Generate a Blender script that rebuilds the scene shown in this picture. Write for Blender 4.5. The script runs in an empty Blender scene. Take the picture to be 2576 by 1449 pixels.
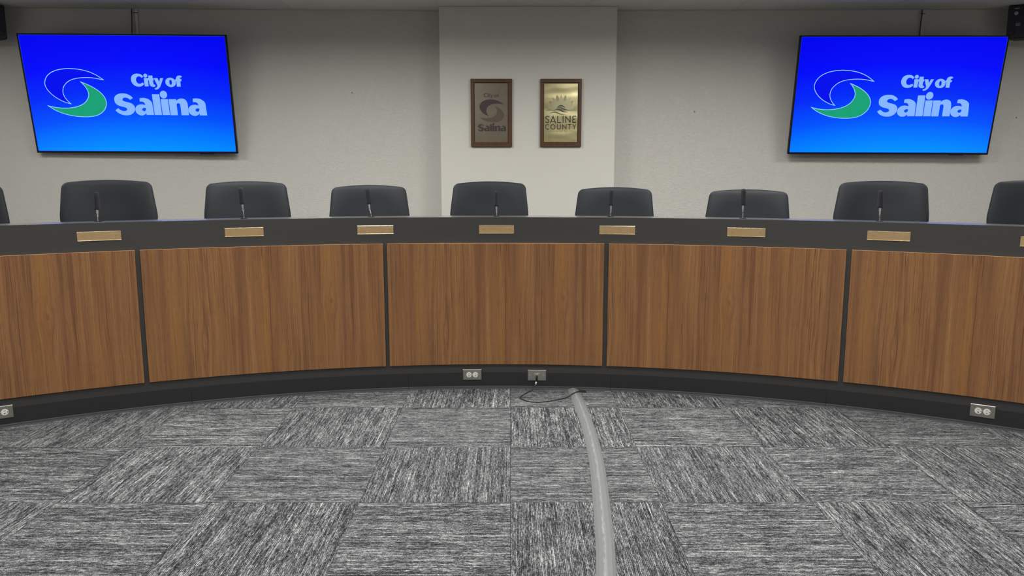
import bpy, bmesh, math, random
from math import sin, cos, pi, radians as R, sqrt, exp
from mathutils import Vector, Matrix
from mathutils.geometry import tessellate_polygon
random.seed(4)
S = bpy.context.scene
COL = S.collection

# ------------------------------------------------------------------ camera, world, exposure
FPX = 1940.0
cam = bpy.data.cameras.new('camera'); camo = bpy.data.objects.new('camera', cam); COL.objects.link(camo)
cam.sensor_fit = 'HORIZONTAL'; cam.sensor_width = 36; cam.lens = FPX/2576*36; cam.clip_start = .02
th = math.atan(300/FPX); yaw = math.atan(-4/FPX/cos(th))
hd = Vector((-sin(yaw), cos(yaw), 0)); rt = Vector((cos(yaw), sin(yaw), 0))
fw = hd*cos(th)+Vector((0, 0, -sin(th))); up = hd*sin(th)+Vector((0, 0, cos(th)))
camo.matrix_world = Matrix(((rt.x, up.x, -fw.x, 0), (rt.y, up.y, -fw.y, 0), (rt.z, up.z, -fw.z, 1.33), (0, 0, 0, 1)))
S.camera = camo
w = bpy.data.worlds.new('world'); S.world = w; w.use_nodes = True
w.node_tree.nodes['Background'].inputs[0].default_value = (.5, .5, .5, 1)
w.node_tree.nodes['Background'].inputs[1].default_value = .05
vs = S.view_settings; vs.view_transform = 'Standard'; vs.look = 'None'; vs.exposure = 0.0; vs.gamma = 1; vs.use_curve_mapping = False

CEIL = 2.62
# ceiling fixtures: (x, y, watts)
LAMPS = [(x, y, p*q) for y, p in ((4.675, 43), (2.845, 30), (.405, 34), (-2.035, 30)) for x, q in ((-3.62, .68), (-1.185, 1), (1.245, 1), (3.68, .68))]
LAMP_COL = (1.0, .983, .94)
LAMP_SPREAD = 168

# ------------------------------------------------------------------ node helpers
class N:
    def __init__(s, name):
        s.m = bpy.data.materials.new(name); s.m.use_nodes = True
        s.t = s.m.node_tree; s.b = s.t.nodes['Principled BSDF']
    def n(s, typ, **k):
        nd = s.t.nodes.new(typ)
        for a, v in k.items(): setattr(nd, a, v)
        return nd
    def put(s, sock, v):
        if isinstance(v, bpy.types.NodeSocket): s.t.links.new(v, sock)
        elif v is not None:
            if hasattr(sock.default_value, '__len__') and len(sock.default_value) == 4 and len(v) == 3: v = (*v, 1)
            sock.default_value = v
    def math(s, op, a, b=None, c=None, clamp=False):
        nd = s.n('ShaderNodeMath', operation=op, use_clamp=clamp)
        s.put(nd.inputs[0], a); s.put(nd.inputs[1], b)
        if c is not None: s.put(nd.inputs[2], c)
        return nd.outputs[0]
    def xyz(s, x=0, y=0, z=0):
        nd = s.n('ShaderNodeCombineXYZ'); s.put(nd.inputs[0], x); s.put(nd.inputs[1], y); s.put(nd.inputs[2], z); return nd.outputs[0]
    def sep(s, v):
        nd = s.n('ShaderNodeSeparateXYZ'); s.put(nd.inputs[0], v); return nd.outputs
    def noise(s, vec, scale=1, detail=2, rough=.5, dist=0):
        nd = s.n('ShaderNodeTexNoise'); s.put(nd.inputs['Vector'], vec)
        nd.inputs['Scale'].default_value = scale; nd.inputs['Detail'].default_value = detail
        nd.inputs['Roughness'].default_value = rough; nd.inputs['Distortion'].default_value = dist
        return nd.outputs[0]
    def white(s, vec):
        nd = s.n('ShaderNodeTexWhiteNoise', noise_dimensions='3D'); s.put(nd.inputs['Vector'], vec); return nd.outputs[0]
    def ramp(s, f, stops, interp='LINEAR'):
        nd = s.n('ShaderNodeValToRGB'); s.put(nd.inputs[0], f); cr = nd.color_ramp; cr.interpolation = interp
        while len(cr.elements) < len(stops): cr.elements.new(.5)
        for e, (p, c) in zip(cr.elements, stops):
            e.position = p; e.color = (*c, 1) if hasattr(c, '__len__') else (c, c, c, 1)
        return nd.outputs[0]
    def mix(s, f, a, b, mode='MIX'):
        nd = s.n('ShaderNodeMix', data_type='RGBA', blend_type=mode)
        s.put(nd.inputs[0], f); s.put(nd.inputs[6], a); s.put(nd.inputs[7], b); return nd.outputs[2]
    def coord(s, k='Object'): return s.n('ShaderNodeTexCoord').outputs[k]
    def set(s, color=None, rough=None, metal=None, **k):
        if color is not None: s.put(s.b.inputs['Base Color'], color)
        if rough is not None: s.put(s.b.inputs['Roughness'], rough)
        if metal is not None: s.put(s.b.inputs['Metallic'], metal)
        for a, v in k.items(): s.put(s.b.inputs[a.replace('_', ' ')], v)
        return s
    def bump(s, h, dist=.001, strength=1):
        nd = s.n('ShaderNodeBump'); s.put(nd.inputs['Height'], h)
        nd.inputs['Distance'].default_value = dist; nd.inputs['Strength'].default_value = strength
        s.t.links.new(nd.outputs[0], s.b.inputs['Normal'])

def srgb(r, g, b):
    f = lambda c: (c/255/12.92) if c/255 <= .04045 else ((c/255+.055)/1.055)**2.4
    return (f(r), f(g), f(b))

def plain(name, col, rough=.5, metal=0, var=.06, scale=40, bump=0, bscale=300, **k):
    """paint / plastic / metal with slight procedural mottling"""
    m = N(name); v = m.noise(m.coord(), scale, 3)
    c = m.mix(m.math('MULTIPLY', v, 1.0), tuple(x*(1-var) for x in col), tuple(min(1, x*(1+var)) for x in col))
    m.set(c, rough, metal, **k)
    if bump: m.bump(m.noise(m.coord(), bscale, 2), bump)
    return m.m

def emit(name, col, strength=1.0):
    m = N(name); m.set((0, 0, 0), .5); m.put(m.b.inputs['Emission Color'], col); m.b.inputs['Emission Strength'].default_value = strength
    m.b.inputs['Specular IOR Level'].default_value = .1
    return m.m

# ------------------------------------------------------------------ materials
def wall_material():
    m = N('painted_wall'); c = m.coord()
    a = m.noise(c, 74, 3, .6, 1.4); b = m.noise(c, 170, 2, .5)
    h = m.math('ADD', m.ramp(a, [(.40, 0), (.56, 1)]), m.math('MULTIPLY', b, .35))
    v = m.noise(c, 1.3, 3)
    m.set(m.mix(v, (.565, .552, .512), (.60, .587, .547)), .72); m.bump(h, .0013, .9); return m.m
def smooth_wall_material():
    m = N('painted_pilaster'); c = m.coord()
    a = m.noise(c, 62, 3, .6, 1.0)
    m.set(m.mix(m.noise(c, 1.3, 3), (.585, .572, .53), (.615, .602, .56)), .7); m.bump(m.ramp(a, [(.42, 0), (.6, 1)]), .0006, .4); return m.m

def carpet_material():
    m = N('carpet_tiles'); x, y, z = m.sep(m.coord())
    tx = m.math('DIVIDE', x, .6095); ty = m.math('DIVIDE', m.math('SUBTRACT', y, 2.942), .6245)
    ix = m.math('FLOOR', tx); iy = m.math('FLOOR', ty)
    fx = m.math('SUBTRACT', tx, ix); fy = m.math('SUBTRACT', ty, iy)
    par = m.math('ABSOLUTE', m.math('MODULO', m.math('ADD', ix, iy), 2))
    par = m.math('LESS_THAN', par, .5)
    ex = m.math('MULTIPLY', fx, .61); ey = m.math('MULTIPLY', fy, .61)
    inv = m.math('SUBTRACT', 1, par)
    # across / along coordinate of the yarn rows
    s_ = m.math('ADD', m.math('MULTIPLY', ex, inv), m.math('MULTIPLY', ey, par))
    t_ = m.math('ADD', m.math('MULTIPLY', ey, inv), m.math('MULTIPLY', ex, par))
    h1 = m.white(m.xyz(ix, iy, 1)); o = m.math('MULTIPLY', h1, 37)
    PIT = .0062
    row = m.math('FLOOR', m.math('DIVIDE', s_, PIT))
    rh = m.white(m.xyz(row, o, 3))
    n_ = lambda ks, kt, dz, det, ro=.6: m.math('SUBTRACT', m.noise(m.xyz(m.math('MULTIPLY', s_, ks), m.math('MULTIPLY', t_, kt), m.math('ADD', o, dz)), 1, det, ro), .5)
    base = n_(230, 40, 0, 2); mid = n_(95, 9, 5, 2); big = n_(14, 6, 15, 3); loop = n_(400, 300, 25, 2)
    yarn = n_(160, 110, 35, 1)
    v = m.math('MULTIPLY', base, 1.25)
    for q, k in ((mid, .85), (loop, 1.5), (yarn, .55), (big, .42), (m.math('SUBTRACT', rh, .5), .20)):
        v = m.math('ADD', v, m.math('MULTIPLY', q, k))
    lt = m.ramp(m.math('ADD', n_(85, 2.6, 9, 1), .5), [(.66, 0), (.74, 1)])
    dk = m.ramp(m.math('ADD', n_(110, 3.5, 49, 1), .5), [(.66, 0), (.74, 1)])
    v = m.math('ADD', v, m.math('MULTIPLY', lt, .34)); v = m.math('SUBTRACT', v, m.math('MULTIPLY', dk, .26))
    v = m.math('ADD', v, .5)
    c = m.ramp(v, [(.06, (.013, .014, .016)), (.31, (.043, .046, .050)), (.50, (.120, .126, .132)), (.70, (.232, .242, .248)), (1, (.56, .57, .57))])
    e = m.math('MINIMUM', m.math('MINIMUM', ex, m.math('SUBTRACT', .61, ex)), m.math('MINIMUM', ey, m.math('SUBTRACT', .61, ey)))
    seam = m.ramp(m.math('DIVIDE', e, .004), [(.0, .4), (.6, 1.0)])
    g = m.math('ABSOLUTE', m.math('SUBTRACT', m.math('FRACT', m.math('DIVIDE', s_, PIT)), .5))
    groove = m.ramp(g, [(.28, 1.0), (.5, .36)])
    c = m.mix(1, c, seam, 'MULTIPLY'); c = m.mix(.9, c, groove, 'MULTIPLY')
    m.set(c, .95); m.b.inputs['Specular IOR Level'].default_value = .12
    m.bump(m.math('ADD', groove, m.math('MULTIPLY', loop, 1.2)), .0024, .9)
    return m.m

def wood_material(name='wood_laminate', dark=False):
    m = N(name)
    u, v, _ = m.sep(m.coord('UV'))
    # knots bend the grain
    def knot(u, ku, kv, su, sv, amt):
        du = m.math('SUBTRACT', u, ku); dv = m.math('SUBTRACT', v, kv)
        d2 = m.math('ADD', m.math('POWER', m.math('DIVIDE', m.math('ABSOLUTE', du), su), 2), m.math('POWER', m.math('DIVIDE', m.math('ABSOLUTE', dv), sv), 2))
        g = m.math('EXPONENT', m.math('MULTIPLY', d2, -1))
        return m.math('SUBTRACT', u, m.math('MULTIPLY', m.math('MULTIPLY', du, g), amt))
    w1 = m.noise(m.xyz(m.math('MULTIPLY', u, 5), m.math('MULTIPLY', v, 1.5)), 1, 2)
    w2 = m.noise(m.xyz(m.math('MULTIPLY', u, 26), m.math('MULTIPLY', v, 4.5)), 1, 2)
    uw = m.math('ADD', u, m.math('MULTIPLY', m.math('SUBTRACT', w1, .5), .03))
    uw = m.math('ADD', uw, m.math('MULTIPLY', m.math('SUBTRACT', w2, .5), .0045))
    uw = knot(uw, 1.03, .56, .036, .08, 1.0)
    uw = knot(uw, .32, .36, .030, .13, 1.0)
    def lay(su, sv, det, z, ro=.55): return m.noise(m.xyz(m.math('MULTIPLY', uw, su), m.math('MULTIPLY', v, sv), z), 1, det, ro)
    band = lay(11, .35, 2, 1); mid = lay(48, .6, 3, 2); fine = lay(300, 3.0, 3, 3, .7); pore = lay(700, 16, 2, 4)
    line = lay(64, .42, 2, 6, .5); lmask = lay(7, .9, 2, 8)
    f = m.math('ADD', m.math('MULTIPLY', band, .28), m.math('ADD', m.math('MULTIPLY', mid, .32), m.math('MULTIPLY', fine, .40)))
    c = m.ramp(f, [(.30, srgb(100, 67, 47)), (.43, srgb(130, 90, 61)), (.52, srgb(151, 108, 71)), (.62, srgb(168, 123, 78)), (.74, srgb(184, 138, 88))])
    # warm golden and cool bands
    c = m.mix(m.ramp(lay(13, .8, 2, 11), [(.52, 0), (.70, .6)]), c, srgb(162, 113, 62))
    c = m.mix(m.ramp(lay(11, .6, 2, 21), [(.55, 0), (.72, .45)]), c, srgb(114, 82, 64))
    # dark growth lines
    ln = m.ramp(m.math('ABSOLUTE', m.math('SUBTRACT', m.math('FRACT', m.math('MULTIPLY', line, 9)), .5)), [(.0, 1), (.10, 0)])
    mk = m.ramp(lmask, [(.50, 0), (.60, 1)])
    c = m.mix(m.math('MULTIPLY', m.math('MULTIPLY', ln, mk), .85), c, srgb(60, 38, 28))
    c = m.mix(m.ramp(m.noise(m.xyz(m.math('MULTIPLY', uw, 230), m.math('MULTIPLY', v, .9), 14), 1, 2), [(.62, 0), (.71, .72)]), c, srgb(78, 50, 36))
    c = m.mix(m.ramp(pore, [(.50, 0), (.68, .42)]), c, srgb(96, 64, 44))
    # knot hearts
    for ku, kv in ((1.03, .56),):
        d = m.math('SQRT', m.math('ADD', m.math('POWER', m.math('ABSOLUTE', m.math('DIVIDE', m.math('SUBTRACT', u, ku), .010)), 2), m.math('POWER', m.math('ABSOLUTE', m.math('DIVIDE', m.math('SUBTRACT', v, kv), .020)), 2)))
        c = m.mix(m.ramp(d, [(.3, .4), (1, 0)]), c, srgb(110, 68, 46))
    c = m.mix(1, c, (.28, .27, .27) if dark else (.87, .865, .85), 'MULTIPLY')
    m.set(c, .42); m.b.inputs['Specular IOR Level'].default_value = .35
    return m.m

def fabric_material():
    m = N('chair_fabric'); x, y, z = m.sep(m.coord())
    a = m.math('SINE', m.math('MULTIPLY', m.math('ADD', x, z), 1500)); b = m.math('SINE', m.math('MULTIPLY', m.math('SUBTRACT', x, z), 1500))
    wv = m.math('MULTIPLY', m.math('ADD', m.math('MULTIPLY', a, b), 1), .5)
    c = m.mix(m.math('MULTIPLY', wv, .6), (.004, .0065, .010), (.010, .014, .019))
    m.set(c, .62); m.b.inputs['Sheen Weight'].default_value = .12; m.b.inputs['Sheen Roughness'].default_value = .4
    m.b.inputs['Sheen Tint'].default_value = (.5, .55, .62, 1)
    m.b.inputs['Specular IOR Level'].default_value = .3
    m.bump(wv, .0004, .5); return m.m

def screen_material():
    m = N('screen_image'); u, v, _ = m.sep(m.coord('UV'))
    arch = m.math('MULTIPLY', m.math('POWER', m.math('ABSOLUTE', m.math('SUBTRACT', u, .55)), 2), .35)
    f = m.math('ADD', v, arch)
    c = m.ramp(f, [(p_, (0, srgb(0, g_, 0)[1]/1.9, b_)) for p_, g_, b_ in ((.0, 150, .60), (.14, 124, .57), (.32, 82, .52), (.54, 42, .50), (.78, 8, .51), (1, 3, .46))])
    m.set((.001, .001, .0015), .3); m.b.inputs['Specular IOR Level'].default_value = .08; m.put(m.b.inputs['Emission Color'], c); m.b.inputs['Emission Strength'].default_value = 1.9
    return m.m

def brass_material(name, col, rough, wav=0):
    m = N(name); c = m.coord(); x, y, z = m.sep(c)
    br = m.noise(m.xyz(m.math('MULTIPLY', x, 20), y, m.math('MULTIPLY', z, 900)), 1, 2)
    pat = m.noise(c, 24, 4, .6)
    k = m.mix(pat, tuple(q*.82 for q in col), tuple(min(1, q*1.1) for q in col))
    m.set(k, m.math('ADD', rough-.05, m.math('MULTIPLY', br, .1)), 1.0)
    if wav: m.bump(m.noise(m.xyz(m.math('MULTIPLY', x, 3), 0, m.math('MULTIPLY', z, 9)), 1, 1), wav, 1)
    return m.m

M = dict(
    wall=wall_material(), pil=smooth_wall_material(), carpet=carpet_material(), wood=wood_material(), walnut=wood_material('walnut_board', True),
    fabric=fabric_material(), screen=screen_material(),
    ceil=plain('ceiling_tile', (.60, .59, .56), .9, var=.05, scale=90, bump=.0012, bscale=160),
    tbar=plain('ceiling_grid_paint', (.55, .54, .51), .6),
    dark=plain('charcoal_laminate', (.040, .0392, .0378), .45, var=.10, scale=350),
    ledge=plain('charcoal_ledge_top', (.10, .10, .10), .30, var=.06, scale=350, IOR=2.0, Coat_Weight=1.0, Coat_Roughness=.22, Coat_IOR=2.0),
    rubber=plain('black_rubber_base', (.018, .0195, .022), .45, var=.1, scale=200),
    strip=plain('grey_edge_strip', (.040, .042, .047), .42),
    woodedge=plain('lit_wood_edge_band', srgb(215, 170, 130), .5, var=.12, scale=30),  # edge band, colour lightened to carry the highlight from overhead light
    black=plain('black_plastic', (.006, .006, .008), .45, Specular_IOR_Level=.25), navy=plain('dark_speaker_shell', (.006, .008, .017), .55),
    steel=brass_material('stainless_plate', (.56, .55, .50), .34), chrome=plain('chrome', (.75, .75, .76), .18, 1),
    ivory=plain('white_receptacle', (.72, .71, .66), .35), slot=plain('dark_slot', (.01, .01, .01), .6),
    brass=brass_material('brushed_brass', (.76, .54, .30), .40), rail=brass_material('polished_brass_rail', (.86, .74, .50), .25),
    foam=plain('black_foam', (.012, .013, .017), .95, bump=.0008, bscale=900),
    cover=None, cable=plain('black_cable', (.018, .018, .02), .4), white=plain('white_sleeve', (.75, .75, .75), .4),
    race=plain('white_raceway', (.60, .59, .56), .5), tabs=plain('grey_metal', (.35, .35, .34), .4, .8),
    plate_dark=brass_material('bronze_etched_plate', (.235, .205, .16), .33), plate_gold=brass_material('gold_plate', (.80, .73, .42), .20, .004),
    ink_dark=plain('dark_plum_ink', srgb(52, 40, 44), .5), ink_mid=plain('brown_ink', srgb(84, 70, 61), .5), ink_city=plain('faded_brown_ink', srgb(80, 70, 60), .5),
    ink_black=plain('black_ink', (.006, .005, .006), .6), ink_olive=plain('olive_ink', srgb(110, 100, 62), .5),
    pet_a=plain('petal_olive', (.60, .56, .35), .22, 1), pet_b=plain('petal_dark_olive', (.42, .40, .27), .24, 1),
    hill=plain('slate_green_ink', srgb(62, 70, 62), .5),
    em_text=emit('screen_pale_blue', srgb(133, 182, 255)), em_line=emit('screen_line_blue', srgb(146, 205, 255)), em_green=emit('screen_green', srgb(24, 160, 118)),
    em_edge_glow=emit('screen_edge_glow_blue', srgb(26, 70, 255)), em_blue=emit('screen_deep_blue', srgb(0, 12, 238)), lamp=emit('lamp_diffuser', (1, .96, .88), 1.5),
    sticker=plain('grey_label', (.13, .13, .12), .5), wallback=plain('back_wall_paint', (.5, .48, .42), .8),
)
def cover_material():
    m = N('grey_cord_cover'); u, v, _ = m.sep(m.coord('UV'))
    wear = m.noise(m.xyz(m.math('MULTIPLY', u, 90), m.math('MULTIPLY', v, 14)), 1, 4, .65)
    ridge = m.math('SUBTRACT', 1, m.math('MULTIPLY', m.math('ABSOLUTE', m.math('SUBTRACT', m.math('ADD', u, m.math('MULTIPLY', m.math('SUBTRACT', wear, .5), .03)), .033)), 160), clamp=True)
    c = m.mix(wear, (.150, .158, .162), (.185, .192, .194))
    c = m.mix(m.math('MULTIPLY', ridge, m.ramp(wear, [(.35, .15), (.6, .8)])), c, (.32, .33, .33))
    m.set(c, .55); return m.m
M['cover'] = cover_material()

# ------------------------------------------------------------------ geometry helpers
def obj(name, bm, mat, parent=None, smooth=False, bevel=0, seg=2, sub=0):
    bmesh.ops.recalc_face_normals(bm, faces=bm.faces[:])
    me = bpy.data.meshes.new(name); bm.to_mesh(me); bm.free()
    o = bpy.data.objects.new(name, me); COL.objects.link(o)
    for mm in (mat if isinstance(mat, (list, tuple)) else [mat]): me.materials.append(mm)
    if parent: o.parent = parent
    if smooth:
        for p in me.polygons: p.use_smooth = True
    if bevel:
        b = o.modifiers.new('bevel', 'BEVEL'); b.width = bevel; b.segments = seg; b.limit_method = 'ANGLE'; b.angle_limit = R(40)
    if sub:
        s = o.modifiers.new('sub', 'SUBSURF'); s.levels = sub; s.render_levels = sub
    return o
def thing(name, label, cat, loc=(0, 0, 0), rz=0, group=None):
    o = bpy.data.objects.new(name, None); COL.objects.link(o); o.empty_display_size = .1
    o.location = loc; o.rotation_euler = (0, 0, rz); return tag(o, label, cat, group)
def tag(o, label, cat, group=None):
    o['label'] = label; o['category'] = cat
    if group: o['group'] = group
    return o
def struct(o): o['kind'] = 'structure'; return o
def copy_tree(o, parent=None, dz=0):
    c = o.copy(); COL.objects.link(c)
    if parent: c.parent = parent
    for ch in list(o.children): copy_tree(ch, c)
    return c
def box(bm, x0, x1, y0, y1, z0, z1):
    v = [bm.verts.new((x, y, z)) for x in (x0, x1) for y in (y0, y1) for z in (z0, z1)]
    for f in ((0, 1, 3, 2), (4, 6, 7, 5), (0, 4, 5, 1), (2, 3, 7, 6), (0, 2, 6, 4), (1, 5, 7, 3)): bm.faces.new([v[i] for i in f])
    return bm
def boxm(*a): return box(bmesh.new(), *a)
def lathe(bm, prof, c=(0, 0, 0), n=20, axis='z'):
    rings = []
    for r, h in prof:
        ring = []
        for i in range(n):
            a = 2*pi*i/n
            p = {'z': (r*cos(a), r*sin(a), h), 'y': (r*cos(a), h, r*sin(a)), 'x': (h, r*cos(a), r*sin(a))}[axis]
            ring.append(bm.verts.new((p[0]+c[0], p[1]+c[1], p[2]+c[2])))
        rings.append(ring)
    for a, b in zip(rings, rings[1:]):
        for i in range(n): bm.faces.new((a[i], a[(i+1) % n], b[(i+1) % n], b[i]))
    bm.faces.new(rings[0]); bm.faces.new(rings[-1][::-1])
    return bm
def tube(bm, pts, rad, n=10, closed_ends=True):
    pts = [Vector(p) for p in pts]; rings = []
    ref = Vector((0, 0, 1))
    for i, p in enumerate(pts):
        t = (pts[min(i+1, len(pts)-1)]-pts[max(i-1, 0)]).normalized()
        a = t.cross(ref)
        if a.length < .1: a = t.cross(Vector((0, 1, 0)))
        a.normalize(); b = t.cross(a).normalized()
        r = rad[i] if hasattr(rad, '__len__') else rad
        rings.append([bm.verts.new(p+a*r*cos(2*pi*k/n)+b*r*sin(2*pi*k/n)) for k in range(n)])
    for a, b in zip(rings, rings[1:]):
        for i in range(n): bm.faces.new((a[i], a[(i+1) % n], b[(i+1) % n], b[i]))
    if closed_ends: bm.faces.new(rings[0]); bm.faces.new(rings[-1][::-1])
    return bm
def catmull(pts, k=6, closed=False):
    P = [Vector(p) for p in pts]; n = len(P); out = []
    rng = range(n) if closed else range(n-1)
    for i in rng:
        g = (lambda j: P[j % n]) if closed else (lambda j: P[max(0, min(n-1, j))])
        a, b, c, d = g(i-1), g(i), g(i+1), g(i+2)
        for s in range(k):
            t = s/k
            out.append(.5*((2*b)+(c-a)*t+(2*a-5*b+4*c-d)*t*t+(3*b-a-3*c+d)*t**3))
    if not closed: out.append(P[-1])
    return out
def outline(pts, k=5):
    """smooth closed outline; points flagged 1 are corners"""
    n = len(pts); cs = [i for i, p in enumerate(pts) if p[2]]
    V = [Vector((p[0], p[1], 0)) for p in pts]
    if not cs: return catmull(V, k, True)
    out = []
    for a, b in zip(cs, cs[1:]+[cs[0]+n]):
        seg = [V[j % n] for j in range(a, b+1)]
        out += (seg[:-1] if len(seg) == 2 else catmull(seg, k)[:-1])
    return out
def flat_shape(bm, loops, place, y0, y1):
    """fill outlines (first outer, rest holes) in local x/z plane as a thin raised sheet from depth y0 (front) to y1"""
    L = [[Vector((place(p.x, p.y)[0], place(p.x, p.y)[1], 0)) for p in lp] for lp in loops]
    flat = [v for lp in L for v in lp]
    vs = [bm.verts.new((v.x, y0, v.y)) for v in flat]
    for t in tessellate_polygon(L):
        try: bm.faces.new([vs[i] for i in t])
        except ValueError: pass
    vb = [bm.verts.new((v.x, y1, v.y)) for v in flat]; k = 0
    for lp in L:
        n = len(lp)
        for i in range(n):
            a, b = k+i, k+(i+1) % n
            bm.faces.new((vs[a], vs[b], vb[b], vb[a]))
        k += n
def stroke_shape(bm, pts, width, place, y0, y1, closed=False, smooth=False, taper=False):
    P = [Vector((p[0], p[1], 0)) for p in pts]
    if smooth: P = catmull(P, 6, closed)
    n = len(P); Lf, Rt = [], []
    for i in range(n):
        a = P[(i-1) % n] if closed else P[max(i-1, 0)]; b = P[(i+1) % n] if closed else P[min(i+1, n-1)]
        d1 = (P[i]-a); d2 = (b-P[i])
        if d1.length < 1e-9: d1 = d2
        if d2.length < 1e-9: d2 = d1
        d1.normalize(); d2.normalize(); t = (d1+d2)
        t = d1 if t.length < 1e-6 else t.normalized()
        nn = Vector((-t.y, t.x, 0)); mit = 1/max(.35, nn.dot(Vector((-d2.y, d2.x, 0))))
        wd = width/2*mit
        if taper: wd *= max(.06, sin(pi*i/(n-1)))**.8
        Lf.append(P[i]+nn*wd); Rt.append(P[i]-nn*wd)
    q = lambda v, y: bm.verts.new((place(v.x, v.y)[0], y, place(v.x, v.y)[1]))
    a = [q(v, y0) for v in Lf]; b = [q(v, y0) for v in Rt]; c = [q(v, y1) for v in Lf]; d = [q(v, y1) for v in Rt]
    for i in range(n if closed else n-1):
        j = (i+1) % n
        bm.faces.new((a[i], a[j], b[j], b[i])); bm.faces.new((a[i], a[j], c[j], c[i])); bm.faces.new((b[i], b[j], d[j], d[i]))
    return bm

# arc frame of the curved dais
CX, CY, RR = -.0771, -.3076, 4.8835
def arc(a, r, z=0): return Vector((CX+r*sin(R(a)), CY+r*cos(R(a)), z))
def arc_slab(bm, r0, r1, z0, z1, a0, a1, step=.5, uoff=0, org=(0, 0, 0), matidx=None):
    n = max(1, int(abs(a1-a0)/step+.5)); uv = bm.loops.layers.uv.verify(); O = Vector(org); rows = []
    for i in range(n+1):
        a = a0+(a1-a0)*i/n
        rows.append([bm.verts.new(arc(a, r, z)-O) for r, z in ((r0, z0), (r0, z1), (r1, z1), (r1, z0))])
    for i in range(n):
        for k in range(4):
            l = (k+1) % 4
            f = bm.faces.new((rows[i][k], rows[i+1][k], rows[i+1][l], rows[i][l]))
            if matidx: f.material_index = matidx[k]
            for lp in f.loops:
                ii = i if lp.vert in rows[i] else i+1
                lp[uv].uv = (R(a1-a0)*RR*ii/n+uoff, (lp.vert.co+O).z)
    for rr in (rows[0], rows[-1]):
        f = bm.faces.new(rr)
        if matidx: f.material_index = matidx[1]
    return bm
def on_arc(o, a, r, z): o.location = arc(a, r, z); o.rotation_euler = (0, 0, -R(a)); return o
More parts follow.
